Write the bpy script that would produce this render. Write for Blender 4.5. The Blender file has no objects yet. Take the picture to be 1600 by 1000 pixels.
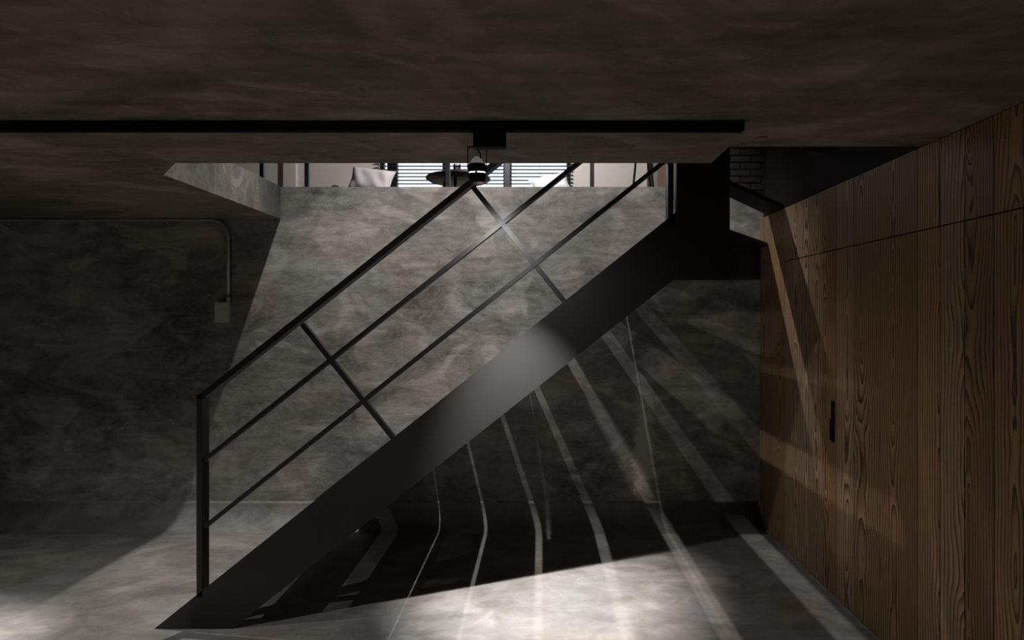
import bpy, bmesh, math, random
from mathutils import Vector, Matrix
random.seed(7)
S = bpy.context.scene
COL = S.collection
PI = math.pi

# ------------------------------------------------------------------ camera
F = 950.0                      # focal length in pixels of the 1600x1000 frame
VX, VY = 845.0, 494.0          # vanishing point (level camera, shifted lens)
EYE = 1.635
cam = bpy.data.cameras.new('camera')
cam.sensor_width = 36.0
cam.lens = F / 1600.0 * 36.0
cam.shift_x = -(VX - 800) / 1600.0
cam.shift_y = -(500 - VY) / 1600.0
cam.clip_start = 0.05
co = bpy.data.objects.new('camera', cam)
co.location = (0, 0, EYE)
co.rotation_euler = (PI / 2, 0, 0)
COL.objects.link(co)
S.camera = co

# ------------------------------------------------------------------ light
S.view_settings.view_transform = 'Standard'
S.view_settings.look = 'None'
S.view_settings.gamma = 1.0
S.view_settings.use_curve_mapping = False
S.view_settings.exposure = 0.0
W = bpy.data.worlds.new('daylight')
S.world = W
W.use_nodes = True
bg = W.node_tree.nodes['Background']
bg.inputs['Color'].default_value = (0.80, 0.88, 1.0, 1)
bg.inputs['Strength'].default_value = 2.2


def spot(name, loc, target, power, angle, blend, color, size=0.03):
    l = bpy.data.lights.new(name, 'SPOT')
    l.energy = power
    l.spot_size = math.radians(angle)
    l.spot_blend = blend
    l.color = color
    l.shadow_soft_size = size
    o = bpy.data.objects.new(name, l)
    o.location = loc
    d = Vector(target) - Vector(loc)
    o.rotation_euler = d.to_track_quat('-Z', 'Y').to_euler()
    COL.objects.link(o)
    return o


WARM = (1.0, 0.88, 0.76)
NEUT = (1.0, 0.95, 0.90)
LAMPS = {  # position of the light inside each lamp, aim, watts, cone, blend, colour, size
    'stair_track': ((-0.268, 2.56, 2.20), (0.02, 3.50, 0.0), 32, 150, 1.0, (1.0, 0.95, 0.92), 0.012),
    'left_track': ((-2.95, 2.42, 2.18), (-3.0, 2.70, 0.0), 58, 116, 1.0, NEUT, 0.02),
    'pendant_a': ((-1.42, 3.85, 4.22), (-0.80, 4.0, 0.0), 330, 86, 0.9, (1.0, 0.95, 0.91), 0.022),
    'pendant_b': ((0.20, 3.60, 4.30), (0.45, 4.75, 2.05), 215, 78, 0.7, (1.0, 0.94, 0.89), 0.02),
    'rear_fill_a': ((-2.2, -0.6, 2.18), (-2.2, -0.5, 0.0), 210, 100, 0.8, WARM, 0.03),  # unseen fill behind the camera, added so its bounce lifts ceiling and walls
    'rear_fill_b': ((0.3, -0.6, 2.18), (0.0, -0.5, 0.0), 160, 90, 0.8, WARM, 0.03),  # second added fill behind the camera
    'upper_fill': ((-0.4, 6.0, 4.45), (-0.6, 7.6, 3.3), 230, 160, 0.6, (1.0, 0.96, 0.94), 0.05),  # unseen lamp added to brighten the upper room walls
}
BEAMS = {  # the hot centre of a lamp that also spills: position, aim, watts, cone
    'stair_track': ((-0.25, 2.60, 2.185), (0.04, 3.53, 0.0), 640, 49),
    'left_track': ((-2.95, 2.44, 2.175), (-3.08, 2.88, 0.0), 460, 36),
}


# ------------------------------------------------------------------ helpers
def w2(px, py, d):
    """pixel of the photograph at depth d -> world point"""
    return Vector(((px - VX) * d / F, d, EYE + (VY - py) * d / F))


def tag(o, label=None, cat=None, group=None, kind=None):
    if label: o['label'] = label
    if cat: o['category'] = cat
    if group: o['group'] = group
    if kind: o['kind'] = kind
    return o


def empty(name, loc=(0, 0, 0), rz=0.0):
    o = bpy.data.objects.new(name, None)
    o.empty_display_size = 0.1
    o.location = loc
    o.rotation_euler = (0, 0, rz)
    COL.objects.link(o)
    return o


def mesh_obj(name, bm, mat, parent=None, smooth=False, bevel=0.0, seg=2):
    if bevel > 0:
        bmesh.ops.bevel(bm, geom=[e for e in bm.edges if len(e.link_faces) == 2 and e.calc_face_angle(0) > 0.6],
                        offset=bevel, segments=seg, affect='EDGES', profile=0.5)
    bmesh.ops.recalc_face_normals(bm, faces=bm.faces)
    me = bpy.data.meshes.new(name)
    bm.to_mesh(me)
    bm.free()
    if mat: me.materials.append(mat)
    if smooth:
        for p in me.polygons: p.use_smooth = True
    o = bpy.data.objects.new(name, me)
    COL.objects.link(o)
    if parent is not None:
        # vertices are given in world space: bring them into the parent's space
        o.parent = parent
        o.matrix_parent_inverse = pworld(parent).inverted()
    return o


def pworld(o):
    m = Matrix.LocRotScale(o.location, o.rotation_euler, o.scale)
    if o.parent:
        return pworld(o.parent) @ o.matrix_parent_inverse @ m
    return m


def box(bm, x0, x1, y0, y1, z0, z1):
    vs = [bm.verts.new(p) for p in ((x0, y0, z0), (x1, y0, z0), (x1, y1, z0), (x0, y1, z0),
                                    (x0, y0, z1), (x1, y0, z1), (x1, y1, z1), (x0, y1, z1))]
    for f in ((0, 1, 2, 3), (4, 7, 6, 5), (0, 4, 5, 1), (1, 5, 6, 2), (2, 6, 7, 3), (3, 7, 4, 0)):
        bm.faces.new([vs[i] for i in f])
    return vs


def boxo(name, x0, x1, y0, y1, z0, z1, mat, parent=None, bevel=0.0):
    bm = bmesh.new()
    box(bm, x0, x1, y0, y1, z0, z1)
    return mesh_obj(name, bm, mat, parent, bevel=bevel)


def prism_xz(name, pts, y0, y1, mat, parent=None, bevel=0.0):
    """polygon in the XZ plane, extruded in depth"""
    bm = bmesh.new()
    a = [bm.verts.new((p[0], y0, p[1])) for p in pts]
    b = [bm.verts.new((p[0], y1, p[1])) for p in pts]
    bm.faces.new(a); bm.faces.new(b[::-1])
    n = len(pts)
    for i in range(n):
        bm.faces.new((a[i], b[i], b[(i + 1) % n], a[(i + 1) % n]))
    return mesh_obj(name, bm, mat, parent, bevel=bevel)


def prism_xy(name, pts, z0, z1, mat, parent=None, bevel=0.0):
    bm = bmesh.new()
    a = [bm.verts.new((p[0], p[1], z0)) for p in pts]
    b = [bm.verts.new((p[0], p[1], z1)) for p in pts]
    bm.faces.new(a[::-1]); bm.faces.new(b)
    n = len(pts)
    for i in range(n):
        bm.faces.new((a[i], a[(i + 1) % n], b[(i + 1) % n], b[i]))
    return mesh_obj(name, bm, mat, parent, bevel=bevel)


def tube(bm, path, r, n=12, cap=True):
    rings = []
    for i, p in enumerate(path):
        p = Vector(p)
        t = (Vector(path[min(i + 1, len(path) - 1)]) - Vector(path[max(i - 1, 0)])).normalized()
        up = Vector((0, 1, 0)) if abs(t.y) < 0.9 else Vector((1, 0, 0))
        u = t.cross(up).normalized(); v = t.cross(u)
        rr = r[i] if isinstance(r, (list, tuple)) else r
        rings.append([bm.verts.new(p + rr * (math.cos(a) * u + math.sin(a) * v))
                      for a in [2 * PI * k / n for k in range(n)]])
    for A, B in zip(rings, rings[1:]):
        for k in range(n):
            bm.faces.new((A[k], A[(k + 1) % n], B[(k + 1) % n], B[k]))
    if cap:
        bm.faces.new(rings[0][::-1]); bm.faces.new(rings[-1])


def tubeo(name, path, r, mat, parent=None, n=12, cap=True, smooth=True):
    bm = bmesh.new(); tube(bm, path, r, n, cap)
    return mesh_obj(name, bm, mat, parent, smooth=smooth)


def latheo(name, prof, mat, parent=None, n=32, mtx=None, smooth=True):
    """profile [(r, z)] spun about Z then moved by mtx"""
    bm = bmesh.new()
    rings = []
    for r, z in prof:
        if r < 1e-6:
            rings.append([bm.verts.new((0, 0, z))])
        else:
            rings.append([bm.verts.new((r * math.cos(2 * PI * k / n), r * math.sin(2 * PI * k / n), z)) for k in range(n)])
    for A, B in zip(rings, rings[1:]):
        for k in range(n):
            k2 = (k + 1) % n
            if len(A) == 1 and len(B) > 1: bm.faces.new((A[0], B[k2], B[k]))
            elif len(B) == 1 and len(A) > 1: bm.faces.new((A[k], A[k2], B[0]))
            elif len(A) > 1: bm.faces.new((A[k], A[k2], B[k2], B[k]))
    if mtx is not None: bmesh.ops.transform(bm, matrix=mtx, verts=bm.verts)
    return mesh_obj(name, bm, mat, parent, smooth=smooth)


# ------------------------------------------------------------------ materials
def newmat(name):
    m = bpy.data.materials.new(name)
    m.use_nodes = True
    return m, m.node_tree, m.node_tree.nodes['Principled BSDF']


def plain(name, col, rough=0.5, metal=0.0, noise=0.0, nscale=20.0, bump=0.0, spec=0.5):
    m, nt, b = newmat(name)
    b.inputs['Base Color'].default_value = (*col, 1)
    b.inputs['Roughness'].default_value = rough
    b.inputs['Metallic'].default_value = metal
    b.inputs['Specular IOR Level'].default_value = spec
    tc = nt.nodes.new('ShaderNodeTexCoord')
    n = nt.nodes.new('ShaderNodeTexNoise')
    n.inputs['Scale'].default_value = nscale
    n.inputs['Detail'].default_value = 4
    nt.links.new(tc.outputs['Object'], n.inputs['Vector'])
    r = nt.nodes.new('ShaderNodeMix'); r.data_type = 'RGBA'
    nt.links.new(n.outputs['Fac'], r.inputs['Factor'])
    r.inputs['A'].default_value = (*[c * (1 - noise) for c in col], 1)
    r.inputs['B'].default_value = (*[min(1, c * (1 + noise)) for c in col], 1)
    nt.links.new(r.outputs['Result'], b.inputs['Base Color'])
    if bump > 0:
        bp = nt.nodes.new('ShaderNodeBump')
        bp.inputs['Strength'].default_value = bump
        bp.inputs['Distance'].default_value = 0.005
        nt.links.new(n.outputs['Fac'], bp.inputs['Height'])
        nt.links.new(bp.outputs['Normal'], b.inputs['Normal'])
    return m


def concrete(name, dark, light, stretch=(1, 1, 1), rough=(0.55, 0.8), scale=1.0, bump=0.25, crack=False, spec=0.35, drag=(2.2, 2.2, 11.0)):
    m, nt, b = newmat(name)
    N, L = nt.nodes, nt.links
    g = N.new('ShaderNodeNewGeometry')
    mp = N.new('ShaderNodeVectorMath'); mp.operation = 'MULTIPLY'
    mp.inputs[1].default_value = stretch
    L.new(g.outputs['Position'], mp.inputs[0])

    def noise(sc, det, dist, ro=0.55):
        n = N.new('ShaderNodeTexNoise')
        n.inputs['Scale'].default_value = sc * scale
        n.inputs['Detail'].default_value = det
        n.inputs['Roughness'].default_value = ro
        n.inputs['Distortion'].default_value = dist
        L.new(mp.outputs[0], n.inputs['Vector'])
        return n.outputs['Fac']

    def math_(op, a, bb):
        q = N.new('ShaderNodeMath'); q.operation = op
        for i, v in enumerate((a, bb)):
            if isinstance(v, (int, float)): q.inputs[i].default_value = v
            else: L.new(v, q.inputs[i])
        return q.outputs[0]

    big = noise(0.8, 3, 0.5)
    mid = noise(2.2, 6, 1.0, 0.62)
    fine = noise(9, 8, 1.0, 0.7)
    grit = noise(90, 3, 0.0)
    # broad trowel passes: soft-edged lighter patches
    pt = noise(1.7, 2, 2.4, 0.4)
    pm = N.new('ShaderNodeMapRange'); pm.interpolation_type = 'SMOOTHSTEP'
    pm.inputs['From Min'].default_value = 0.50; pm.inputs['From Max'].default_value = 0.66
    L.new(pt, pm.inputs['Value'])
    # fine drag marks
    dm = N.new('ShaderNodeVectorMath'); dm.operation = 'MULTIPLY'
    dm.inputs[1].default_value = drag
    L.new(g.outputs['Position'], dm.inputs[0])
    dn = N.new('ShaderNodeTexNoise'); dn.inputs['Scale'].default_value = 1.0
    dn.inputs['Detail'].default_value = 6; dn.inputs['Roughness'].default_value = 0.65; dn.inputs['Distortion'].default_value = 0.9
    L.new(dm.outputs[0], dn.inputs['Vector'])
    vein = noise(2.1, 4, 2.2, 0.5)
    vd = math_('ABSOLUTE', math_('SUBTRACT', vein, 0.5), 0)
    vm = N.new('ShaderNodeMapRange')
    vm.inputs['From Min'].default_value = 0.0; vm.inputs['From Max'].default_value = 0.02
    vm.inputs['To Min'].default_value = 0.16; vm.inputs['To Max'].default_value = 0.0
    L.new(vd, vm.inputs['Value'])
    veins = math_('MULTIPLY', vm.outputs[0], math_('POWER', fine, 3.0))
    s = math_('ADD', math_('MULTIPLY', big, 0.34), math_('MULTIPLY', mid, 0.26))
    s = math_('ADD', s, math_('MULTIPLY', fine, 0.22))
    s = math_('ADD', s, math_('MULTIPLY', dn.outputs['Fac'], 0.22))
    s = math_('ADD', s, math_('MULTIPLY', math_('MULTIPLY', pm.outputs[0], dn.outputs['Fac']), 0.16))
    s = math_('SUBTRACT', s, 0.055)
    s = math_('ADD', s, veins)
    hgt = math_('ADD', s, math_('MULTIPLY', grit, 0.04))
    if crack:
        # rough damp patch running up the wall
        sx = N.new('ShaderNodeSeparateXYZ'); L.new(g.outputs['Position'], sx.inputs[0])
        wob = math_('MULTIPLY', math_('SUBTRACT', noise(5.0, 6, 0.5, 0.7), 0.5), 0.28)
        dx = math_('ABSOLUTE', math_('SUBTRACT', math_('ADD', sx.outputs['X'], wob), 0.80), 0)
        mk = N.new('ShaderNodeMapRange')
        mk.inputs['From Min'].default_value = 0.0; mk.inputs['From Max'].default_value = 0.10
        mk.inputs['To Min'].default_value = 1.0; mk.inputs['To Max'].default_value = 0.0
        L.new(dx, mk.inputs['Value'])
        mz = N.new('ShaderNodeMapRange')
        mz.inputs['From Min'].default_value = 0.55; mz.inputs['From Max'].default_value = 1.25
        mz.inputs['To Min'].default_value = 1.0; mz.inputs['To Max'].default_value = 0.0
        L.new(sx.outputs['Z'], mz.inputs['Value'])
        cm = math_('MULTIPLY', math_('MULTIPLY', mk.outputs[0], mz.outputs[0]), noise(26, 6, 0.4, 0.75))
        s = math_('ADD', s, math_('MULTIPLY', cm, 0.75))
        hgt = math_('ADD', hgt, math_('MULTIPLY', cm, 1.6))
    cr = N.new('ShaderNodeValToRGB')
    cr.color_ramp.elements[0].position = 0.36
    cr.color_ramp.elements[0].color = (*dark, 1)
    cr.color_ramp.elements[1].position = 0.66
    cr.color_ramp.elements[1].color = (*light, 1)
    L.new(s, cr.inputs['Fac'])
    # slight warm / cool drift of the cement colour
    tn = N.new('ShaderNodeMix'); tn.data_type = 'RGBA'; tn.blend_type = 'MULTIPLY'
    tn.inputs['Factor'].default_value = 1.0
    tr_ = N.new('ShaderNodeValToRGB')
    tr_.color_ramp.elements[0].position = 0.4; tr_.color_ramp.elements[0].color = (1.0, 0.965, 0.93, 1)
    tr_.color_ramp.elements[1].position = 0.6; tr_.color_ramp.elements[1].color = (0.965, 0.985, 1.0, 1)
    L.new(noise(1.3, 3, 0.8), tr_.inputs['Fac'])
    L.new(cr.outputs['Color'], tn.inputs['A']); L.new(tr_.outputs['Color'], tn.inputs['B'])
    L.new(tn.outputs['Result'], b.inputs['Base Color'])
    rr = N.new('ShaderNodeMapRange')
    rr.inputs['From Min'].default_value = 0.3; rr.inputs['From Max'].default_value = 0.7
    rr.inputs['To Min'].default_value = rough[0]; rr.inputs['To Max'].default_value = rough[1]
    L.new(mid, rr.inputs['Value'])
    L.new(rr.outputs[0], b.inputs['Roughness'])
    b.inputs['Specular IOR Level'].default_value = spec
    bp = N.new('ShaderNodeBump')
    bp.inputs['Strength'].default_value = bump
    bp.inputs['Distance'].default_value = 0.03
    L.new(hgt, bp.inputs['Height'])
    L.new(bp.outputs['Normal'], b.inputs['Normal'])
    return m


def pine(name):
    m, nt, b = newmat(name)
    N, L = nt.nodes, nt.links
    g = N.new('ShaderNodeNewGeometry')
    oi = N.new('ShaderNodeObjectInfo')

    def M(op, a, bb=0.0, c=None):
        q = N.new('ShaderNodeMath'); q.operation = op
        for i, v in enumerate((a, bb, c)):
            if v is None: continue
            if isinstance(v, (int, float)): q.inputs[i].default_value = v
            else: L.new(v, q.inputs[i])
        return q.outputs[0]
    ps = N.new('ShaderNodeSeparateXYZ'); L.new(g.outputs['Position'], ps.inputs[0])
    ls = N.new('ShaderNodeSeparateXYZ'); L.new(oi.outputs['Location'], ls.inputs[0])
    # a random number that belongs to the board (same above and below the door head)
    wn = N.new('ShaderNodeTexWhiteNoise'); wn.noise_dimensions = '1D'
    L.new(M('ROUND', M('MULTIPLY', ls.outputs['Y'], 1000.0)), wn.inputs['W'])
    sc = N.new('ShaderNodeSeparateColor'); L.new(wn.outputs['Color'], sc.inputs[0])
    r1, r2, r3 = sc.outputs[0], sc.outputs[1], sc.outputs[2]
    u = M('SUBTRACT', ps.outputs['Y'], ls.outputs['Y'])
    u = M('ADD', u, M('MULTIPLY', M('SUBTRACT', r1, 0.5), 0.17))
    z = M('ADD', ps.outputs['Z'], M('MULTIPLY', r2, 37.0))
    cv = N.new('ShaderNodeCombineXYZ')
    L.new(M('MULTIPLY', u, 2.2), cv.inputs[0]); L.new(M('MULTIPLY', r3, 50.0), cv.inputs[1]); L.new(M('MULTIPLY', z, 1.1), cv.inputs[2])
    n1 = N.new('ShaderNodeTexNoise'); n1.inputs['Scale'].default_value = 1.0; n1.inputs['Detail'].default_value = 2.5
    L.new(cv.outputs[0], n1.inputs['Vector'])
    # depth of the saw cut below the pith wanders along the board -> cathedral arches
    v = M('ADD', M('MULTIPLY', M('SUBTRACT', n1.outputs['Fac'], 0.5), 0.34), M('MULTIPLY', M('SUBTRACT', r3, 0.5), 0.06))
    rad = M('SQRT', M('ADD', M('MULTIPLY', u, u), M('MULTIPLY', v, v)))
    cf = N.new('ShaderNodeCombineXYZ')
    L.new(M('MULTIPLY', u, 38.0), cf.inputs[0]); L.new(M('MULTIPLY', r1, 90.0), cf.inputs[1]); L.new(M('MULTIPLY', z, 3.5), cf.inputs[2])
    n2 = N.new('ShaderNodeTexNoise'); n2.inputs['Scale'].default_value = 1.0; n2.inputs['Detail'].default_value = 3
    L.new(cf.outputs[0], n2.inputs['Vector'])
    ring = M('FRACT', M('ADD', M('MULTIPLY', rad, M('ADD', 40.0, M('MULTIPLY', r2, 24.0))), M('MULTIPLY', n2.outputs['Fac'], 0.8)))
    late = M('POWER', ring, 2.2)
    fall = N.new('ShaderNodeMapRange'); fall.inputs['From Min'].default_value = 0.9; fall.inputs['From Max'].default_value = 1.0
    fall.inputs['To Min'].default_value = 1.0; fall.inputs['To Max'].default_value = 0.0
    L.new(ring, fall.inputs['Value'])
    late = M('MULTIPLY', late, fall.outputs[0])
    cg = N.new('ShaderNodeCombineXYZ')
    L.new(M('MULTIPLY', u, 420.0), cg.inputs[0]); L.new(M('MULTIPLY', z, 9.0), cg.inputs[2])
    n3 = N.new('ShaderNodeTexNoise'); n3.inputs['Scale'].default_value = 1.0; n3.inputs['Detail'].default_value = 3
    L.new(cg.outputs[0], n3.inputs['Vector'])
    f = M('ADD', M('MULTIPLY', late, 1.25), M('MULTIPLY', M('SUBTRACT', n3.outputs['Fac'], 0.40), 0.6))
    mx = N.new('ShaderNodeMix'); mx.data_type = 'RGBA'
    L.new(f, mx.inputs['Factor'])
    mx.inputs['A'].default_value = (0.43, 0.285, 0.165, 1)
    mx.inputs['B'].default_value = (0.080, 0.048, 0.026, 1)
    hs = N.new('ShaderNodeHueSaturation')
    L.new(mx.outputs['Result'], hs.inputs['Color'])
    L.new(M('ADD', 0.74, M('MULTIPLY', r1, 0.42)), hs.inputs['Value'])
    L.new(M('ADD', 0.85, M('MULTIPLY', r2, 0.3)), hs.inputs['Saturation'])
    L.new(hs.outputs['Color'], b.inputs['Base Color'])
    b.inputs['Roughness'].default_value = 0.55
    b.inputs['Specular IOR Level'].default_value = 0.35
    bp = N.new('ShaderNodeBump'); bp.inputs['Strength'].default_value = 0.35; bp.inputs['Distance'].default_value = 0.002
    L.new(f, bp.inputs['Height']); L.new(bp.outputs['Normal'], b.inputs['Normal'])
    return m


M_WALL = concrete('troweled_concrete_wall', (0.080, 0.075, 0.069), (0.46, 0.44, 0.415), (1, 1, 1.35), crack=True, bump=0.3)
M_FLOOR = concrete('polished_concrete_floor', (0.15, 0.141, 0.132), (0.42, 0.405, 0.39), (0.8, 1.0, 1.0), rough=(0.42, 0.68), bump=0.12, drag=(2.5, 7.0, 3.0))
M_CEIL = concrete('skimmed_concrete_ceiling', (0.080, 0.066, 0.054), (0.40, 0.342, 0.285), (0.7, 1.0, 1), rough=(0.65, 0.85), bump=0.22, drag=(1.6, 8.0, 3.0))
M_SLAB = concrete('cast_concrete_edge', (0.085, 0.080, 0.074), (0.30, 0.28, 0.262), (1, 1, 0.7), rough=(0.7, 0.9), scale=2.0, bump=0.4, drag=(6, 6, 5))
M_PINE = pine('dark_stained_pine')
M_STEEL = plain('black_powder_coated_steel', (0.008, 0.0075, 0.007), 0.40, 0.0, 0.12, 60, 0.03, spec=0.85)
M_BLACK = plain('matt_black_paint', (0.010, 0.009, 0.009), 0.6, 0.0, 0.2, 30, spec=0.25)
M_DARKWALL = plain('black_painted_wall', (0.018, 0.014, 0.013), 0.8, 0.0, 0.3, 12, 0.2, spec=0.2)
M_CHROME = plain('polished_reflector', (0.75, 0.73, 0.70), 0.18, 1.0, 0.05, 40)
M_GALV = plain('galvanised_steel', (0.42, 0.40, 0.38), 0.42, 0.65, 0.15, 30, 0.05)
M_BOXM = plain('grey_box_metal', (0.55, 0.53, 0.51), 0.5, 0.0, 0.1, 25)
M_WHITE = plain('upper_room_plaster', (0.66, 0.61, 0.57), 0.8, 0.0, 0.05, 6, 0.08)
M_UPFLOOR = plain('upper_floor_boards', (0.15, 0.125, 0.105), 0.55, 0.0, 0.2, 9)
M_BRICK = plain('dark_red_brick', (0.026, 0.015, 0.011), 0.85, 0.0, 0.45, 14, 0.6)
M_MORTAR = plain('brick_mortar', (0.022, 0.018, 0.016), 0.9, 0.0, 0.2, 40, 0.3)
M_FRAME = plain('dark_window_frame', (0.012, 0.013, 0.018), 0.45, 0.0, 0.1, 30)
M_SLAT = plain('blind_slat_grey', (0.035, 0.037, 0.047), 0.55, 0.0, 0.08, 30)
M_CORD = plain('blind_cord', (0.10, 0.10, 0.11), 0.8)
M_LINEN = plain('pale_grey_linen', (0.62, 0.60, 0.60), 0.9, 0.0, 0.08, 120, 0.25)
M_COTTON = plain('white_cotton', (0.82, 0.83, 0.86), 0.9, 0.0, 0.05, 120, 0.2)
M_DARKFAB = plain('charcoal_upholstery', (0.055, 0.050, 0.047), 0.9, 0.0, 0.2, 90, 0.2)
M_WALNUT = plain('dark_walnut', (0.020, 0.016, 0.015), 0.45, 0.0, 0.3, 18)
M_TRAY = plain('white_enamel', (0.85, 0.86, 0.88), 0.3)
M_DOORG = plain('grey_door_paint', (0.30, 0.29, 0.28), 0.6, 0.0, 0.05, 10)
M_OAKF = plain('brown_timber_frame', (0.14, 0.075, 0.042), 0.6, 0.0, 0.3, 25)


def glassmat(name, tint=(1, 1, 1), gloss=0.1):
    m = bpy.data.materials.new(name); m.use_nodes = True
    nt = m.node_tree; nt.nodes.remove(nt.nodes['Principled BSDF'])
    t = nt.nodes.new('ShaderNodeBsdfTransparent'); t.inputs['Color'].default_value = (*tint, 1)
    g = nt.nodes.new('ShaderNodeBsdfGlossy'); g.inputs['Roughness'].default_value = 0.03
    fr = nt.nodes.new('ShaderNodeFresnel'); fr.inputs['IOR'].default_value = 1.45
    mx = nt.nodes.new('ShaderNodeMixShader')
    nt.links.new(fr.outputs[0], mx.inputs[0]); nt.links.new(t.outputs[0], mx.inputs[1]); nt.links.new(g.outputs[0], mx.inputs[2])
    nt.links.new(mx.outputs[0], nt.nodes['Material Output'].inputs['Surface'])
    return m


M_GLASS = glassmat('window_glass', (0.96, 0.98, 1.0))
M_TUMBLER = glassmat('smoky_glass', (0.55, 0.52, 0.52))


def glow(name, col, strength):
    m, nt, b = newmat(name)
    b.inputs['Emission Color'].default_value = (*col, 1)
    b.inputs['Emission Strength'].default_value = strength
    b.inputs['Base Color'].default_value = (*col, 1)
    return m


M_DOMELIT = glow('self_lit_chrome_back', (0.6, 0.58, 0.55), 0.16)  # self-glow stands in for lamp light on the chrome dome
M_GLOW = glow('lamp_glow', (1.0, 0.95, 0.88), 6.0)

# ------------------------------------------------------------------ setting
D = 4.75        # back wall
H = 2.395       # lower ceiling
UF = 2.645      # upper floor level
UC = 4.95       # upper ceiling
XL, XR = -5.5, 1.71
YB = -3.0
YW = 7.6        # window wall upstairs


def struct(o):
    o['kind'] = 'structure'
    return o


# floor with the coved skirting that sweeps up the back wall
bm = bmesh.new()
R = 0.19
prof = [(YB - 0.1, 0.0), (D - R, 0.0)]
for k in range(1, 13):
    a = PI / 2 * k / 12
    prof.append((D - R + R * math.sin(a), R - R * math.cos(a)))
prof += [(D + 0.06, R), (D + 0.06, -0.12), (YB - 0.1, -0.12)]
a = [bm.verts.new((XL, y, z)) for y, z in prof]
b_ = [bm.verts.new((XR + 0.0, y, z)) for y, z in prof]
bm.faces.new(a); bm.faces.new(b_[::-1])
for i in range(len(prof)):
    j = (i + 1) % len(prof)
    bm.faces.new((a[i], b_[i], b_[j], a[j]))
fl = struct(mesh_obj('floor', bm, M_FLOOR))
for p in fl.data.polygons:
    if abs(p.normal.x) < 0.5 and p.normal.z > 0.01 and p.normal.y < -0.001: p.use_smooth = True

struct(boxo('wall_back', XL, XR + 0.25, D, D + 0.2, R, UF, M_WALL))
struct(boxo('wall_left', XL - 0.2, XL, YB - 0.2, YW + 0.2, -0.1, UC, M_WALL))
struct(boxo('wall_rear', XL, XR + 0.2, YB - 0.2, YB, -0.1, UC, M_WALL))
struct(prism_xy('ceiling', [(XL, YB), (XR, YB), (XR, 2.725), (0.845, 2.725), (0.845, 3.02), (-1.82, 3.02),
                            (-2.035, 3.277), (-2.035, D), (XL, D)], H, UF, M_CEIL))
# the slab edge on the left of the stair opening is a paler cast face
struct(prism_xy('trim_1', [(-2.033, D - 0.001), (-2.06, D - 0.001), (-2.06, 3.30), (-1.84, 3.037), (-1.815, 3.0195), (-2.033, 3.277)],
                H + 0.0015, UF + 0.003, M_SLAB))
struct(boxo('floor_upper', XL, 3.6, D + 0.2, YW + 0.2, UF - 0.2, UF - 0.002, M_UPFLOOR))
struct(boxo('ceiling_upper', XL - 0.2, 3.6, YB - 0.2, YW + 0.2, UC, UC + 0.15, M_WHITE))
struct(boxo('wall_upper_right', 3.4, 3.6, D + 0.1, YW, UF, UC, M_WHITE))
struct(boxo('wall_stair_shaft', XR + 0.03, XR + 0.2, YB, D + 0.3, H, UC, M_DARKWALL))
struct(boxo('wall_upper_closing', XR, 3.6, D + 0.3, D + 0.45, UF - 0.2, UC, M_WHITE))  # unseen wall added to stop daylight leaking into the stair shaft

# pilaster upstairs on the left
pil = w2(437, 290, 7.45)
struct(boxo('wall_upper_pilaster', pil.x, w2(462, 0, 7.55).x, 7.55, YW, UF, UC, M_WHITE))

# ---- window wall upstairs
WX0, WX1, WZ0, WZ1 = w2(592, 0, YW).x, w2(892, 0, YW).x, UF + 0.42, 4.45
bm = bmesh.new()
box(bm, XL, WX0, YW, YW + 0.2, UF - 0.2, UC)
box(bm, WX1, 3.6, YW, YW + 0.2, UF - 0.2, UC)
box(bm, WX0, WX1, YW, YW + 0.2, UF - 0.2, WZ0)
box(bm, WX0, WX1, YW, YW + 0.2, WZ1, UC)
struct(mesh_obj('wall_upper_back', bm, M_WHITE))
win = struct(empty('window_1', ((WX0 + WX1) / 2, YW + 0.1, WZ0)))
mx_ = [(WX0, WX0 + 0.05), (w2(603, 0, YW).x, w2(619, 0, YW).x), (w2(690, 0, YW).x, w2(696, 0, YW).x),
       (w2(786, 0, YW).x, w2(799, 0, YW).x), (WX1 - 0.05, WX1)]
for x0, x1 in mx_:
    boxo('mullion', x0, x1, YW + 0.06, YW + 0.13, WZ0, WZ1, M_FRAME, win)
for z0, z1 in ((WZ0, WZ0 + 0.05), (WZ1 - 0.05, WZ1)):
    boxo('window_rail', WX0, WX1, YW + 0.055, YW + 0.135, z0, z1, M_FRAME, win)
for (p0, p1) in zip(mx_[1:], mx_[2:]):
    boxo('pane', p0[1], p1[0], YW + 0.09, YW + 0.096, WZ0 + 0.05, WZ1 - 0.05, M_GLASS, win)

# ---- brick wall upstairs beside the stair shaft
BY = D - 0.012
bx0, bx1, bz0, bz1 = 1.16, XR + 0.03, 2.60, 3.5
bw = struct(boxo('wall_brick', bx0 + 0.004, bx1 + 0.001, BY, BY + 0.3, bz0, UC, M_MORTAR))
bl, bh, mj = 0.15, 0.045, 0.009
bm = bmesh.new(); box(bm, -0.5, 0.5, -0.5, 0.5, -0.5, 0.5)
bmesh.ops.bevel(bm, geom=list(bm.edges), offset=0.03, segments=1, affect='EDGES')
bme = bpy.data.meshes.new('brick'); bm.to_mesh(bme); bm.free(); bme.materials.append(M_BRICK)
row, z = 0, bz0 + 0.02
while z + bh < bz1:
    x = bx0 - (bl / 2 + mj / 2 if row % 2 else 0)
    while x < bx1:
        xa, xb = max(x, bx0), min(x + bl, bx1)
        if xb - xa > 0.03:
            o = bpy.data.objects.new('brick', bme)
            COL.objects.link(o); o.parent = bw
            o.location = ((xa + xb) / 2, BY + 0.002 - random.random() * 0.007, z + bh / 2)
            o.scale = (xb - xa, 0.02, bh)
        x += bl + mj
    z += bh + mj; row += 1

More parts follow.
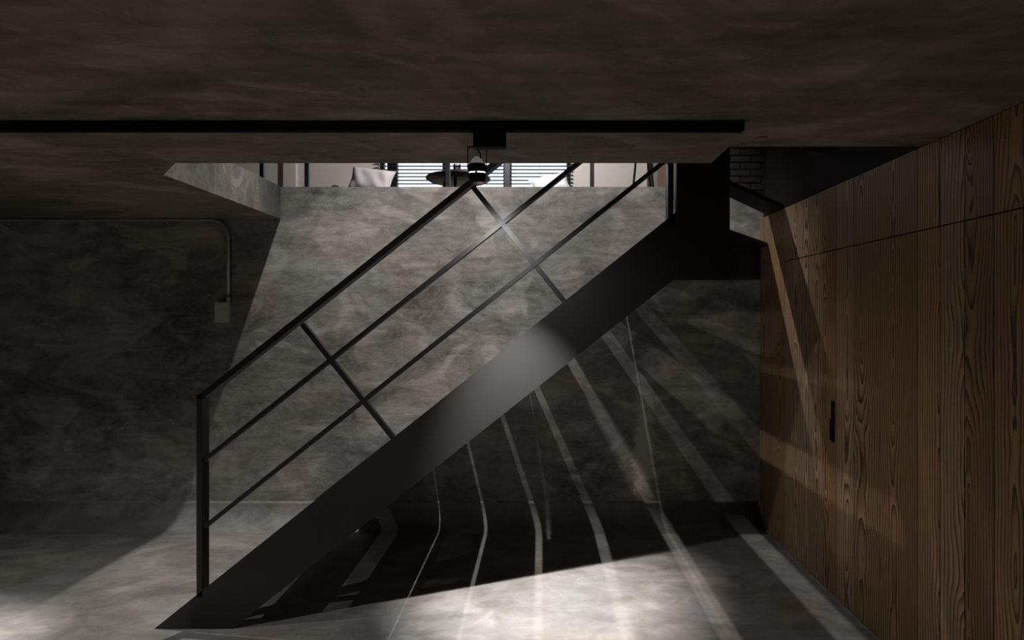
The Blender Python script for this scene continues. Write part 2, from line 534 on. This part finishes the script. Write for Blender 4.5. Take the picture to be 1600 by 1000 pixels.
# ------------------------------------------------------------------ pine wall with doors (right)
bm = bmesh.new(); box(bm, -0.5, 0.5, -0.5, 0.5, -0.5, 0.5)
pme = bpy.data.meshes.new('plank'); bm.to_mesh(pme); bm.free(); pme.materials.append(M_PINE)
DOORZ = 2.02
wr = struct(boxo('wall_right', XR + 0.022, XR + 0.16, YB, D + 0.2, -0.05, H, M_BLACK))


def ydepth(px): return (XR) * F / (px - VX)


edges = [D] + [ydepth(p) for p in (1205, 1226, 1245, 1264, 1285, 1307, 1334, 1375, 1434, 1468, 1507, 1553, 1600)]
while edges[-1] > YB + 0.2: edges.append(edges[-1] - random.choice((0.142, 0.15, 0.155, 0.19)))
edges[-1] = YB
seam_y = ydepth(1226)
door_edges = [seam_y, ydepth(1307), ydepth(1434)]
dw = door_edges[1] - door_edges[2]
k0 = edges.index(door_edges[2])
# the third door ends on the board edge nearest to one door width further on
third = min(edges[k0 + 1:], key=lambda y: abs(y - (door_edges[2] - dw)))
door_edges.append(third)
doors = []
for i in range(3):
    doors.append(struct(empty('door_%d' % (i + 1), (XR, (door_edges[i] + door_edges[i + 1]) / 2, 0))))


def plank(y0, y1, z0, z1, parent):
    o = bpy.data.objects.new('plank', pme)
    COL.objects.link(o)
    g = 0.0022
    o.location = (XR + 0.010 + random.uniform(-0.0012, 0.0012), (y0 + y1) / 2, (z0 + z1) / 2)
    o.scale = (0.02, abs(y0 - y1) - 2 * g, z1 - z0)
    o.parent = parent
    o.matrix_parent_inverse = pworld(parent).inverted()


for ya, yb in zip(edges, edges[1:]):
    mid = (ya + yb) / 2
    par = None
    for i in range(3):
        if door_edges[i] > mid > door_edges[i + 1]: par = doors[i]
    if mid > seam_y or par is None and mid > door_edges[-1]:
        plank(ya, yb, 0.004, H - 0.002, wr)
    elif par is None:
        plank(ya, yb, 0.004, H - 0.002, wr)
    else:
        plank(ya, yb, 0.006, DOORZ - 0.003, par)
        plank(ya, yb, DOORZ + 0.003, H - 0.002, wr)
yh = ydepth(1304)
hz0, hz1 = w2(0, 691, yh).z, w2(0, 627, yh).z
hd = boxo('pull_handle', XR - 0.012, XR + 0.004, yh - 0.006, yh + 0.018, hz0, hz1, M_BLACK, doors[0], bevel=0.002)
hd['label'] = 'slim black edge pull'
boxo('keyhole_plate', XR - 0.016, XR + 0.004, yh + 0.018, yh + 0.028, hz0 + 0.01, hz0 + 0.135, M_BLACK, doors[0])

# ------------------------------------------------------------------ staircase
d1 = 3.178
SC = F / d1


def sx(px): return (px - VX) / SC
def sz(py): return EYE + (VY - py) / SC


st = empty('staircase', (-1.8, 3.9, 0))
tag(st, 'black steel open-riser staircase with flat-bar railing rising to the upper floor', 'staircase')
tk = 0.012
slope = 0.798


def stop(px): return 982 - slope * (px - 240.7)       # stringer top edge in pixels at d1


LZ = sz(stop(1058.8))                                   # landing level 2.18
# near stringer: plate with its level end under the landing
pts = [(sx(240.7), 0.0), (sx(363), 0.0), (sx(1051.5), sz(437.4)), (sx(1140), sz(437.4)), (sx(1140), LZ), (sx(1058.8), LZ)]
prism_xz('stringer', pts, d1, d1 + tk, M_STEEL, st, bevel=0.003)
wp = [(sx(240.7), 0.0), (sx(363), 0.0), (sx(363) + 0.02, 0.0), (0.82, 1.921), (XR - 0.004, 1.921), (XR - 0.004, LZ - 0.012), (sx(1058.8) + 0.02, LZ - 0.012)]
# wall stringer stands on the cove: start it where the cove has risen
wp[0] = (sx(240.7) + 0.27, 0.215); wp[1] = (sx(363) + 0.27, 0.215); wp[2] = (sx(363) + 0.28, 0.215)
prism_xz('stringer', wp, D - 0.03, D - 0.002, M_STEEL, st)
run, rise, dep = 0.2506, 0.2, 0.272
y0t, y1t = d1 + tk, D - 0.03
for k in range(1, 11):
    zt = rise * k
    xk = zt / slope - 1.89
    yb = y1t if k > 1 else D - 0.19
    boxo('tread', xk, xk + dep, y0t, yb, zt - 0.012, zt, M_STEEL, st)
    if k > 1:
        boxo('tread_lip', xk + 0.002, xk + 0.006, y0t, yb, zt - 0.04, zt - 0.012, M_STEEL, st)
# landing plate, open edge running obliquely from the newel panel to the pine wall
eA, eB = Vector((1.0, 3.592)), Vector((XR - 0.006, 4.568))
prism_xy('landing_plate', [(0.77, y0t), (sx(1140), y0t), (sx(1140) , eA.y - 0.02), (eB.x, eB.y), (eB.x, y1t), (0.77, y1t)], LZ - 0.022, LZ, M_BLACK, st)
# winder steps climbing round the panel towards the viewer
prism_xy('winder_tread', [(0.99, 3.58), (eB.x, 4.568), (eB.x, 4.27), (0.99, 3.39)], H - 0.002, H + 0.026, M_BLACK, st)
prism_xy('winder_tread', [(0.99, 3.36), (eB.x, 3.70), (eB.x, 3.38), (0.99, 3.20)], H + 0.235, H + 0.26, M_BLACK, st)
boxo('tread', 0.99, eB.x, 2.92, 3.19, H + 0.455, H + 0.48, M_STEEL, st)
boxo('tread', 0.99, eB.x, 2.66, 2.93, H + 0.665, H + 0.69, M_STEEL, st)
boxo('wall_stringer', XR - 0.004, XR + 0.02, 2.64, 4.60, H + 0.001, H + 0.95, M_DARKWALL, st)
# newel panel hanging beside the landing
boxo('newel_panel', sx(1057), sx(1140), d1 - 0.004, d1 + 0.03, sz(437.4), 3.6, M_STEEL, st)
boxo('newel_panel_edge', sx(1057) , sx(1062), d1 + 0.03, d1 + 0.05, sz(400), 3.6, M_STEEL, st)
# railing
bd = 0.060     # bar depth


def bar(name, p0, p1, th, depth, y=d1, parent=st, off=1):
    """flat bar in the stair plane; p0, p1 pixel points of its upper edge"""
    a = Vector((sx(p0[0]), sz(p0[1]))); b = Vector((sx(p1[0]), sz(p1[1])))
    t = (b - a).normalized(); n = Vector((t.y, -t.x)) * off
    q = [a, b, b + n * th, a + n * th]
    return prism_xz(name, [(v.x, v.y) for v in q], y, y + depth, M_STEEL, parent, bevel=0.0012)


rs = -0.795
# lower newel post: flat bar
boxo('post', sx(307), sx(315.5), d1, d1 + bd + 0.01, 0.8 * (sx(311) - sx(240.7)) - 0.02, sz(616), M_STEEL, st, bevel=0.0015)
boxo('post', sx(1044), sx(1052.5), d1, d1 + bd + 0.01, LZ - 0.07, 3.55, M_STEEL, st, bevel=0.0015)
def up(x0, y0, x): return (x, y0 + rs * (x - x0))
XT = 1044
bar('top_rail', up(310, 617, 308), up(310, 617, XT), 0.030, bd + 0.008)
bar('middle_rail', up(700, 411, 315), up(700, 411, XT), 0.022, 0.045, d1 + 0.008)
bar('lower_rail', up(820, 421, 315), up(820, 421, XT), 0.022, 0.045, d1 + 0.008)
for (x, y) in ((476, 506), (744, 290)):
    L_ = 0
    # perpendicular from the top rail down to the stringer
    xe = (982 + slope * 240.7 - y + 1.25 * x) / (1.25 + slope)
    ye = y + 1.25 * (xe - x)
    bar('baluster', (x - 3, y - 2), (xe + 4, ye + 7), 0.026, 0.03, d1 + 0.012, off=1)

# ------------------------------------------------------------------ lighting track and spotlights
YT0, YT1 = 2.362, 2.400
tr = empty('lighting_track', (-1.5, 2.38, H))
tag(tr, 'long black lighting track screwed to the concrete ceiling above the stair', 'track')
xe = w2(1156, 0, 2.38).x
bm = bmesh.new()
for (ya, yb, za, zb) in ((YT0, YT0 + 0.006, H - 0.036, H), (YT1 - 0.006, YT1, H - 0.036, H), (YT0, YT1, H - 0.006, H),
                         (YT0, YT0 + 0.012, H - 0.036, H - 0.033), (YT1 - 0.012, YT1, H - 0.036, H - 0.033)):
    box(bm, -4.3, xe, ya, yb, za, zb)
mesh_obj('channel', bm, M_BLACK, tr)
boxo('end_cap', xe, xe + 0.012, YT0 - 0.002, YT1 + 0.002, H - 0.038, H, M_BLACK, tr, bevel=0.003)
boxo('end_cap', -4.312, -4.3, YT0 - 0.002, YT1 + 0.002, H - 0.038, H, M_BLACK, tr, bevel=0.003)


def spotlight(key, label, track_y=2.38, tilt_fwd=0.0, group=None):
    """gear box on the track, stem, yoke and a lamp head with a bright slot between shell and snoot"""
    loc, tgt, pw, ang, bl, col, size = LAMPS[key]
    lx, ly, lz = loc
    root = empty('track_spotlight', (lx, ly, H - 0.05))
    tag(root, label, 'spotlight', group)
    gz1 = H - 0.0365
    boxo('gear_box', lx + 0.005, lx + 0.132, track_y - 0.02, track_y + 0.02, gz1 - 0.066, gz1, M_BLACK, root, bevel=0.003)
    top = lz + 0.145
    tubeo('stem', [(lx + 0.02, track_y, top + 0.004), (lx + 0.02, (track_y + ly) / 2, top + 0.004), (lx, ly, top + 0.004)], 0.006, M_BLACK, root, 8)
    # yoke
    hw = 0.041
    bm = bmesh.new()
    box(bm, lx - hw, lx + hw, ly - 0.008, ly + 0.008, top, top + 0.0035)
    box(bm, lx - hw, lx - hw + 0.003, ly - 0.008, ly + 0.008, lz + 0.055, top)
    box(bm, lx + hw - 0.003, lx + hw, ly - 0.008, ly + 0.008, lz + 0.055, top)
    mesh_obj('yoke', bm, M_BLACK, root)
    tubeo('cable', [(lx, ly, top), (lx + 0.006, ly - 0.012, lz + 0.13), (lx + 0.014, ly - 0.01, lz + 0.115), (lx + 0.016, ly, lz + 0.095)], 0.003, M_BLACK, root, 8)
    d = (Vector(tgt) - Vector(loc)).normalized()
    q = (-d).to_track_quat('Z', 'Y').to_matrix().to_4x4()
    mt = Matrix.Translation(Vector((lx, ly, lz + 0.045))) @ Matrix.Scale(1, 4)
    tiltm = Matrix.Translation(Vector((lx, ly, lz + 0.045))) @ q.lerp(Matrix.Identity(4), 0.8)
    latheo('reflector_dome', [(0.0, 0.060), (0.011, 0.060), (0.012, 0.054), (0.018, 0.052), (0.024, 0.045), (0.0275, 0.036), (0.028, 0.030)], M_DOMELIT, root, 24, tiltm)
    latheo('shell', [(0.029, 0.030), (0.036, 0.030), (0.0385, 0.020), (0.0385, -0.0045), (0.036, -0.0045), (0.034, 0.018), (0.029, 0.030)], M_BLACK, root, 32, tiltm)
    latheo('glow_ring', [(0.0, -0.0035), (0.0335, -0.0035), (0.0335, -0.0085), (0.0, -0.0085)], M_GLOW, root, 32, tiltm)
    latheo('snoot', [(0.034, -0.009), (0.038, -0.009), (0.036, -0.030), (0.032, -0.046), (0.031, -0.046), (0.033, -0.030), (0.034, -0.009)], M_BLACK, root, 32, tiltm)
    bm = bmesh.new(); box(bm, lx - 0.004, lx + 0.004, ly - 0.040, ly - 0.034, lz + 0.030, lz + 0.050)
    mesh_obj('hinge_strip', bm, M_BLACK, root)
    lp = tiltm @ Vector((0, 0, -0.049))
    spot('spotlight_beam', lp, tgt, pw, ang, bl, col, size)
    if key in BEAMS:
        p_, t_, w_, a_ = BEAMS[key]
        spot('spotlight_core', p_, t_, w_, a_, 1.0, (1.0, 0.96, 0.94), 0.012)
    return root


spotlight('stair_track', 'black track spotlight with bright slot hanging in front of the stair railing')
spotlight('left_track', 'black track spotlight at the left end of the track', group=None)
fill_track = empty('lighting_track', (-1.5, -0.66, H))  # added track, out of view, carrying the two fill spots
tag(fill_track, 'unseen black track added behind the viewer to carry fill spotlights', 'track')
bm = bmesh.new()
box(bm, -4.0, 1.2, -0.70, -0.66, H - 0.036, H)
mesh_obj('channel', bm, M_BLACK, fill_track)
spotlight('rear_fill_a', 'added unseen fill spotlight behind the viewer on the left', -0.68)
spotlight('rear_fill_b', 'added unseen fill spotlight behind the viewer on the right', -0.68)


def pendant(key, label):
    loc, tgt, pw, ang, bl, col, size = LAMPS[key]
    root = empty('pendant_lamp', (loc[0], loc[1], UC))
    tag(root, label, 'lamp')
    mt = Matrix.Translation(Vector(loc))
    latheo('canopy', [(0.0, 0), (0.05, 0), (0.05, -0.02), (0.0, -0.02)], M_BLACK, root, 24, Matrix.Translation((loc[0], loc[1], UC)))
    tubeo('cable', [(loc[0], loc[1], UC - 0.02), (loc[0], loc[1], loc[2] + 0.12)], 0.003, M_BLACK, root, 8)
    latheo('shade', [(0.0, 0.125), (0.035, 0.125), (0.045, 0.10), (0.045, 0.012), (0.042, 0.012), (0.042, 0.095), (0.0, 0.12)], M_BLACK, root, 24, mt)
    spot('pendant_beam', Vector(loc), tgt, pw, ang, bl, col, size)


pendant('pendant_a', 'black can pendant over the left of the stair opening upstairs')
pendant('pendant_b', 'black can pendant over the middle of the stair opening upstairs')
pendant('upper_fill', 'added unseen can pendant filling the upper room with light')

# small square cover plate on the ceiling beside the end of the track
c = w2(1187, 217, 0.76 * F / (VY - 217))
cp = boxo('ceiling_cover_plate', c.x - 0.022, c.x + 0.022, c.y - 0.035, c.y + 0.035, H - 0.006, H, M_CEIL, bevel=0.002)
tag(cp, 'small square cover plate on the ceiling past the right end of the track', 'cover plate')

# ------------------------------------------------------------------ conduit on the back wall
cd = empty('electrical_conduit', (-2.5, D, 1.65))
tag(cd, 'grey metal conduit running under the ceiling and down to a small box', 'conduit')
yc = D - 0.0215
zc, xc = w2(0, 343.5, yc).z, w2(357, 0, yc).x
rb = 0.13
path = [(XL, yc, zc), (-4.0, yc, zc), (xc - rb, yc, zc)]
for k in range(1, 9):
    a = PI / 2 * k / 8
    path.append((xc - rb + rb * math.sin(a), yc, zc - rb + rb * math.cos(a)))
zb = w2(0, 470, yc).z
path.append((xc, yc, zb + 0.02))
tubeo('pipe', path, 0.0135, M_GALV, cd, 14)
def clip(x, z, vert):
    if vert: boxo('clip', x - 0.028, x + 0.028, D - 0.034, D - 0.001, z - 0.009, z + 0.009, M_GALV, cd, bevel=0.004)
    else: boxo('clip', x - 0.009, x + 0.009, D - 0.034, D - 0.001, z - 0.035, z + 0.017, M_GALV, cd, bevel=0.004)
clip(w2(266, 0, D).x, zc, False)
clip(-4.15, zc, False)
bx = boxo('junction_box', w2(341, 0, D).x, w2(361.5, 0, D).x, D - 0.05, D - 0.001, w2(0, 504, D).z, w2(0, 472, D).z, M_BOXM, cd, bevel=0.004)
boxo('cover', w2(342.5, 0, D).x, w2(360, 0, D).x, D - 0.055, D - 0.05, w2(0, 502.5, D).z, w2(0, 473.5, D).z, M_BOXM, bx, bevel=0.002)
tubeo('connector', [(xc, yc, zb - 0.005), (xc, yc, zb + 0.035)], 0.019, M_GALV, cd, 12)
tubeo('connector', [(w2(350, 0, D).x, yc, zb - 0.005), (w2(350, 0, D).x, yc, zb + 0.018)], 0.012, M_GALV, cd, 12)

# ------------------------------------------------------------------ upper room furnishings
yr = 4.83
gr = empty('guard_railing', (-0.8, yr, UF))
tag(gr, 'black steel guard railing along the edge of the upper floor', 'railing')
for px in (410, 480, 700, 925):
    x = w2(px, 0, yr).x
    boxo('post', x - 0.016, x + 0.016, yr - 0.016, yr + 0.016, UF - 0.002, UF + 0.95, M_STEEL, gr)
boxo('top_rail', w2(410, 0, yr).x - 0.016, w2(925, 0, yr).x + 0.35, yr - 0.02, yr + 0.02, UF + 0.95, UF + 0.975, M_STEEL, gr)
boxo('middle_rail', w2(410, 0, yr).x - 0.016, w2(925, 0, yr).x + 0.35, yr - 0.01, yr + 0.01, UF + 0.66, UF + 0.68, M_STEEL, gr)


def blind(px0, px1, label):
    x0, x1 = w2(px0, 0, YW - 0.08).x, w2(px1, 0, YW - 0.08).x
    root = empty('venetian_blind', ((x0 + x1) / 2, YW - 0.08, WZ0))
    tag(root, label, 'blind', 'venetian blinds upstairs')
    boxo('head_rail', x0, x1, YW - 0.105, YW, WZ1 + 0.0, WZ1 + 0.05, M_SLAT, root)
    sm = None
    z = WZ0 + 0.03
    while z < WZ1 - 0.05:
        if sm is None:
            bm = bmesh.new()
            w = (x1 - x0) / 2
            n = 4
            va, vb = [], []
            for i in range(n + 1):
                t = i / n - 0.5
                y = t * 0.046; zz = 0.0035 * (1 - 4 * t * t) - t * 0.006
                va.append((bm.verts.new((-w, y, zz)), bm.verts.new((-w, y, zz - 0.0012))))
                vb.append((bm.verts.new((w, y, zz)), bm.verts.new((w, y, zz - 0.0012))))
            for i in range(n):
                bm.faces.new((va[i][0], va[i + 1][0], vb[i + 1][0], vb[i][0]))
                bm.faces.new((va[i][1], vb[i][1], vb[i + 1][1], va[i + 1][1]))
            bm.faces.new((va[0][0], vb[0][0], vb[0][1], va[0][1]))
            bm.faces.new((va[n][0], va[n][1], vb[n][1], vb[n][0]))
            sm = bpy.data.meshes.new('slat'); bm.to_mesh(sm); bm.free(); sm.materials.append(M_SLAT)
        o = bpy.data.objects.new('slat', sm)
        COL.objects.link(o); o.parent = root
        o.location = (0, 0, z - WZ0)
        z += 0.044
    nl = max(2, int((x1 - x0) / 0.4))
    for i in range(nl + 1):
        x = x0 + 0.08 + (x1 - x0 - 0.16) * i / nl
        boxo('ladder_cord', x - 0.002, x + 0.002, YW - 0.108, YW - 0.106, WZ0 + 0.02, WZ1, M_CORD, root)
    return root


blind(592, 788, 'wide grey venetian blind across the left window upstairs')
blind(796, 891, 'narrow grey venetian blind across the right window upstairs')


def pillow(name, w, h, t, mat, loc, rot, label, piping=True):
    root = empty(name, loc); root.rotation_euler = rot
    tag(root, label, 'cushion')
    bm = bmesh.new()
    n = 16
    grid = {}
    for s in (1, -1):
        for i in range(n + 1):
            for j in range(n + 1):
                u, v = i / n * 2 - 1, j / n * 2 - 1
                if s == -1 and (i in (0, n) or j in (0, n)): grid[(s, i, j)] = grid[(1, i, j)]; continue
                pin = 1 - 0.10 * (1 - u * u) * abs(v) ** 3 - 0.0
                pin2 = 1 - 0.10 * (1 - v * v) * abs(u) ** 3
                th = ((1 - u ** 4) * (1 - v ** 4)) ** 0.6 * t / 2
                wr_ = 0.012 * math.sin(9 * u + 4 * v) * abs(u) * (1 - abs(u)) * 4 * (1 - v * v)
                grid[(s, i, j)] = bm.verts.new((u * w / 2 * pin2, s * (th + wr_ * (th > 0.004)), v * h / 2 * pin + h / 2))
        for i in range(n):
            for j in range(n):
                f = [grid[(s, i, j)], grid[(s, i + 1, j)], grid[(s, i + 1, j + 1)], grid[(s, i, j + 1)]]
                bm.faces.new(f if s == 1 else f[::-1])
    me = bpy.data.meshes.new(name); bmesh.ops.recalc_face_normals(bm, faces=bm.faces); bm.to_mesh(me); bm.free()
    me.materials.append(mat)
    for p in me.polygons: p.use_smooth = True
    o = bpy.data.objects.new('cover', me); COL.objects.link(o); o.parent = root
    if piping:
        rim = [(1, i, 0) for i in range(n)] + [(1, n, j) for j in range(n)] + [(1, i, n) for i in range(n, 0, -1)] + [(1, 0, j) for j in range(n, 0, -1)]
        pts = []
        for (s, i, j) in rim + rim[:1]:
            u, v = i / n * 2 - 1, j / n * 2 - 1
            pts.append((u * w / 2 * (1 - 0.10 * (1 - v * v) * abs(u) ** 3), 0, v * h / 2 * (1 - 0.10 * (1 - u * u) * abs(v) ** 3) + h / 2))
        bm = bmesh.new(); tube(bm, pts, 0.006, 6, False)
        me = bpy.data.meshes.new('piping'); bm.to_mesh(me); bm.free(); me.materials.append(mat)
        q = bpy.data.objects.new('piping', me); COL.objects.link(q); q.parent = root
    return root


# low bench under the window, seat top hidden below the floor edge
def bench(x0, x1, y0, y1, top, label):
    root = empty('upholstered_bench', ((x0 + x1) / 2, (y0 + y1) / 2, UF))
    tag(root, label, 'bench')
    boxo('seat', x0, x1, y0, y1, UF + 0.16, top, M_DARKFAB, root, bevel=0.02)
    for x in (x0 + 0.05, x1 - 0.09):
        for y in (y0 + 0.05, y1 - 0.09):
            boxo('leg', x, x + 0.04, y, y + 0.04, UF - 0.002, UF + 0.16, M_WALNUT, root)
    return root


bench(-2.6, -1.3, 6.75, 7.4, UF + 0.335, 'low charcoal bench under the left end of the window upstairs')
bench(-0.15, 0.75, 6.75, 7.4, UF + 0.29, 'low charcoal bench under the right end of the window upstairs')
SZ = UF + 0.395
p = w2(572, 0, 6.95)
pillow('cushion', 0.53, 0.33, 0.17, M_LINEN, (p.x, 7.0, SZ), (math.radians(-18), math.radians(8), math.radians(-8)),
       'pale grey linen cushion leaning at the left of the upstairs window')
p = w2(866, 0, 7.0)
pillow('cushion', 0.46, 0.27, 0.16, M_COTTON, (p.x, 7.0, SZ - 0.02), (math.radians(-20), math.radians(-14), math.radians(14)),
       'bright white cushion leaning at the right of the upstairs window')
# round dark bolster end beside the grey cushion
p = w2(524, 288, 6.9)
bo = latheo('bolster', [(0.0, -0.13), (0.045, -0.125), (0.06, -0.11), (0.062, 0.0), (0.06, 0.11), (0.045, 0.125), (0.0, 0.13)], M_DARKFAB, None, 20,
            Matrix.Translation((p.x, 7.0, UF + 0.335 + 0.063 + 0.02)) @ Matrix.Rotation(PI / 2, 4, 'X'))
tag(bo, 'small dark bolster beside the pale grey cushion upstairs', 'bolster')

# round coffee table seen from below
tx, ty, tz = w2(716, 0, 6.0).x, 6.0, w2(0, 280.5, 6.0).z
ct = empty('coffee_table', (tx, ty, UF))
tag(ct, 'round dark coffee table near the edge of the upper floor', 'table')
latheo('table_top', [(0.0, -0.03), (0.22, -0.028), (0.29, -0.015), (0.315, 0.0), (0.318, 0.010), (0.31, 0.018), (0.0, 0.018)], M_WALNUT, ct, 48, Matrix.Translation((tx, ty, tz)))
for k in range(3):
    a = k * 2 * PI / 3 + 0.5
    tubeo('leg', [(tx + 0.24 * math.cos(a), ty + 0.24 * math.sin(a), UF), (tx + 0.17 * math.cos(a), ty + 0.17 * math.sin(a), tz - 0.02)], [0.011, 0.016], M_WALNUT, ct, 10)
tray = latheo('tray', [(0.0, 0.0), (0.13, 0.0), (0.15, 0.018), (0.147, 0.018), (0.128, 0.004), (0.0, 0.004)], M_TRAY, None, 36, Matrix.Translation((tx + 0.05, ty - 0.12, tz + 0.0185)))
tag(tray, 'white round tray on the dark coffee table upstairs', 'tray')
gx = w2(714, 0, 5.9).x
gl = latheo('tumbler', [(0.0, 0.0), (0.034, 0.0), (0.038, 0.10), (0.035, 0.10), (0.031, 0.006), (0.0, 0.006)], M_TUMBLER, None, 24, Matrix.Translation((gx, ty - 0.1, tz + 0.023)))
tag(gl, 'smoky drinking glass standing on the white tray', 'glass')

tp0, tp1 = w2(1031, 0, 5.1).x, w2(1058, 0, 5.1).x
tpo = boxo('timber_post', tp0, tp1, 5.1, 5.2, UF - 0.002, UC, M_OAKF, bevel=0.004)
tag(tpo, 'brown timber post upstairs beside the top of the stair railing', 'post')

# tripod floor lamp against the right part of the window wall
ya = 6.6
apex = w2(1003, 150, ya)
tl = empty('tripod_floor_lamp', (apex.x, ya, UF))
tag(tl, 'dark tripod floor lamp with splayed legs by the pale wall upstairs', 'floor lamp')
for (px, py, dy) in ((990, 283, -0.1), (1016, 292, 0.0), (1022, 292, 0.22)):
    q = w2(px, py, ya + dy * 0.5)
    dv = (q - apex)
    t = (UF - apex.z) / dv.z
    foot = apex + dv * t; foot.y = ya + dy
    tubeo('leg', [foot, apex], [0.012, 0.014], M_WALNUT, tl, 10)
latheo('lamp_shade', [(0.15, 0.05), (0.22, -0.0), (0.22, 0.0), (0.15, 0.32), (0.148, 0.32), (0.218, 0.0)][1:], M_LINEN, tl, 32, Matrix.Translation((apex.x, ya, apex.z + 0.02)))
latheo('collar', [(0.0, -0.03), (0.03, -0.03), (0.03, 0.03), (0.0, 0.03)], M_BLACK, tl, 20, Matrix.Translation((apex.x, ya, apex.z)))

# timber-framed grey door leaf upstairs behind the tripod lamp
dd = struct(empty('door_4', (w2(1025, 0, 7.55).x, 7.57, UF)))
xa, xb = w2(1018, 0, 7.55).x, w2(1120, 0, 7.55).x
boxo('door_leaf', xa, xb, 7.56, 7.6, UF, UF + 2.05, M_DOORG, dd)
boxo('door_jamb', xa - 0.05, xa, 7.54, 7.6, UF, UF + 2.1, M_OAKF, dd)
boxo('door_jamb', xb, xb + 0.05, 7.54, 7.6, UF, UF + 2.1, M_OAKF, dd)
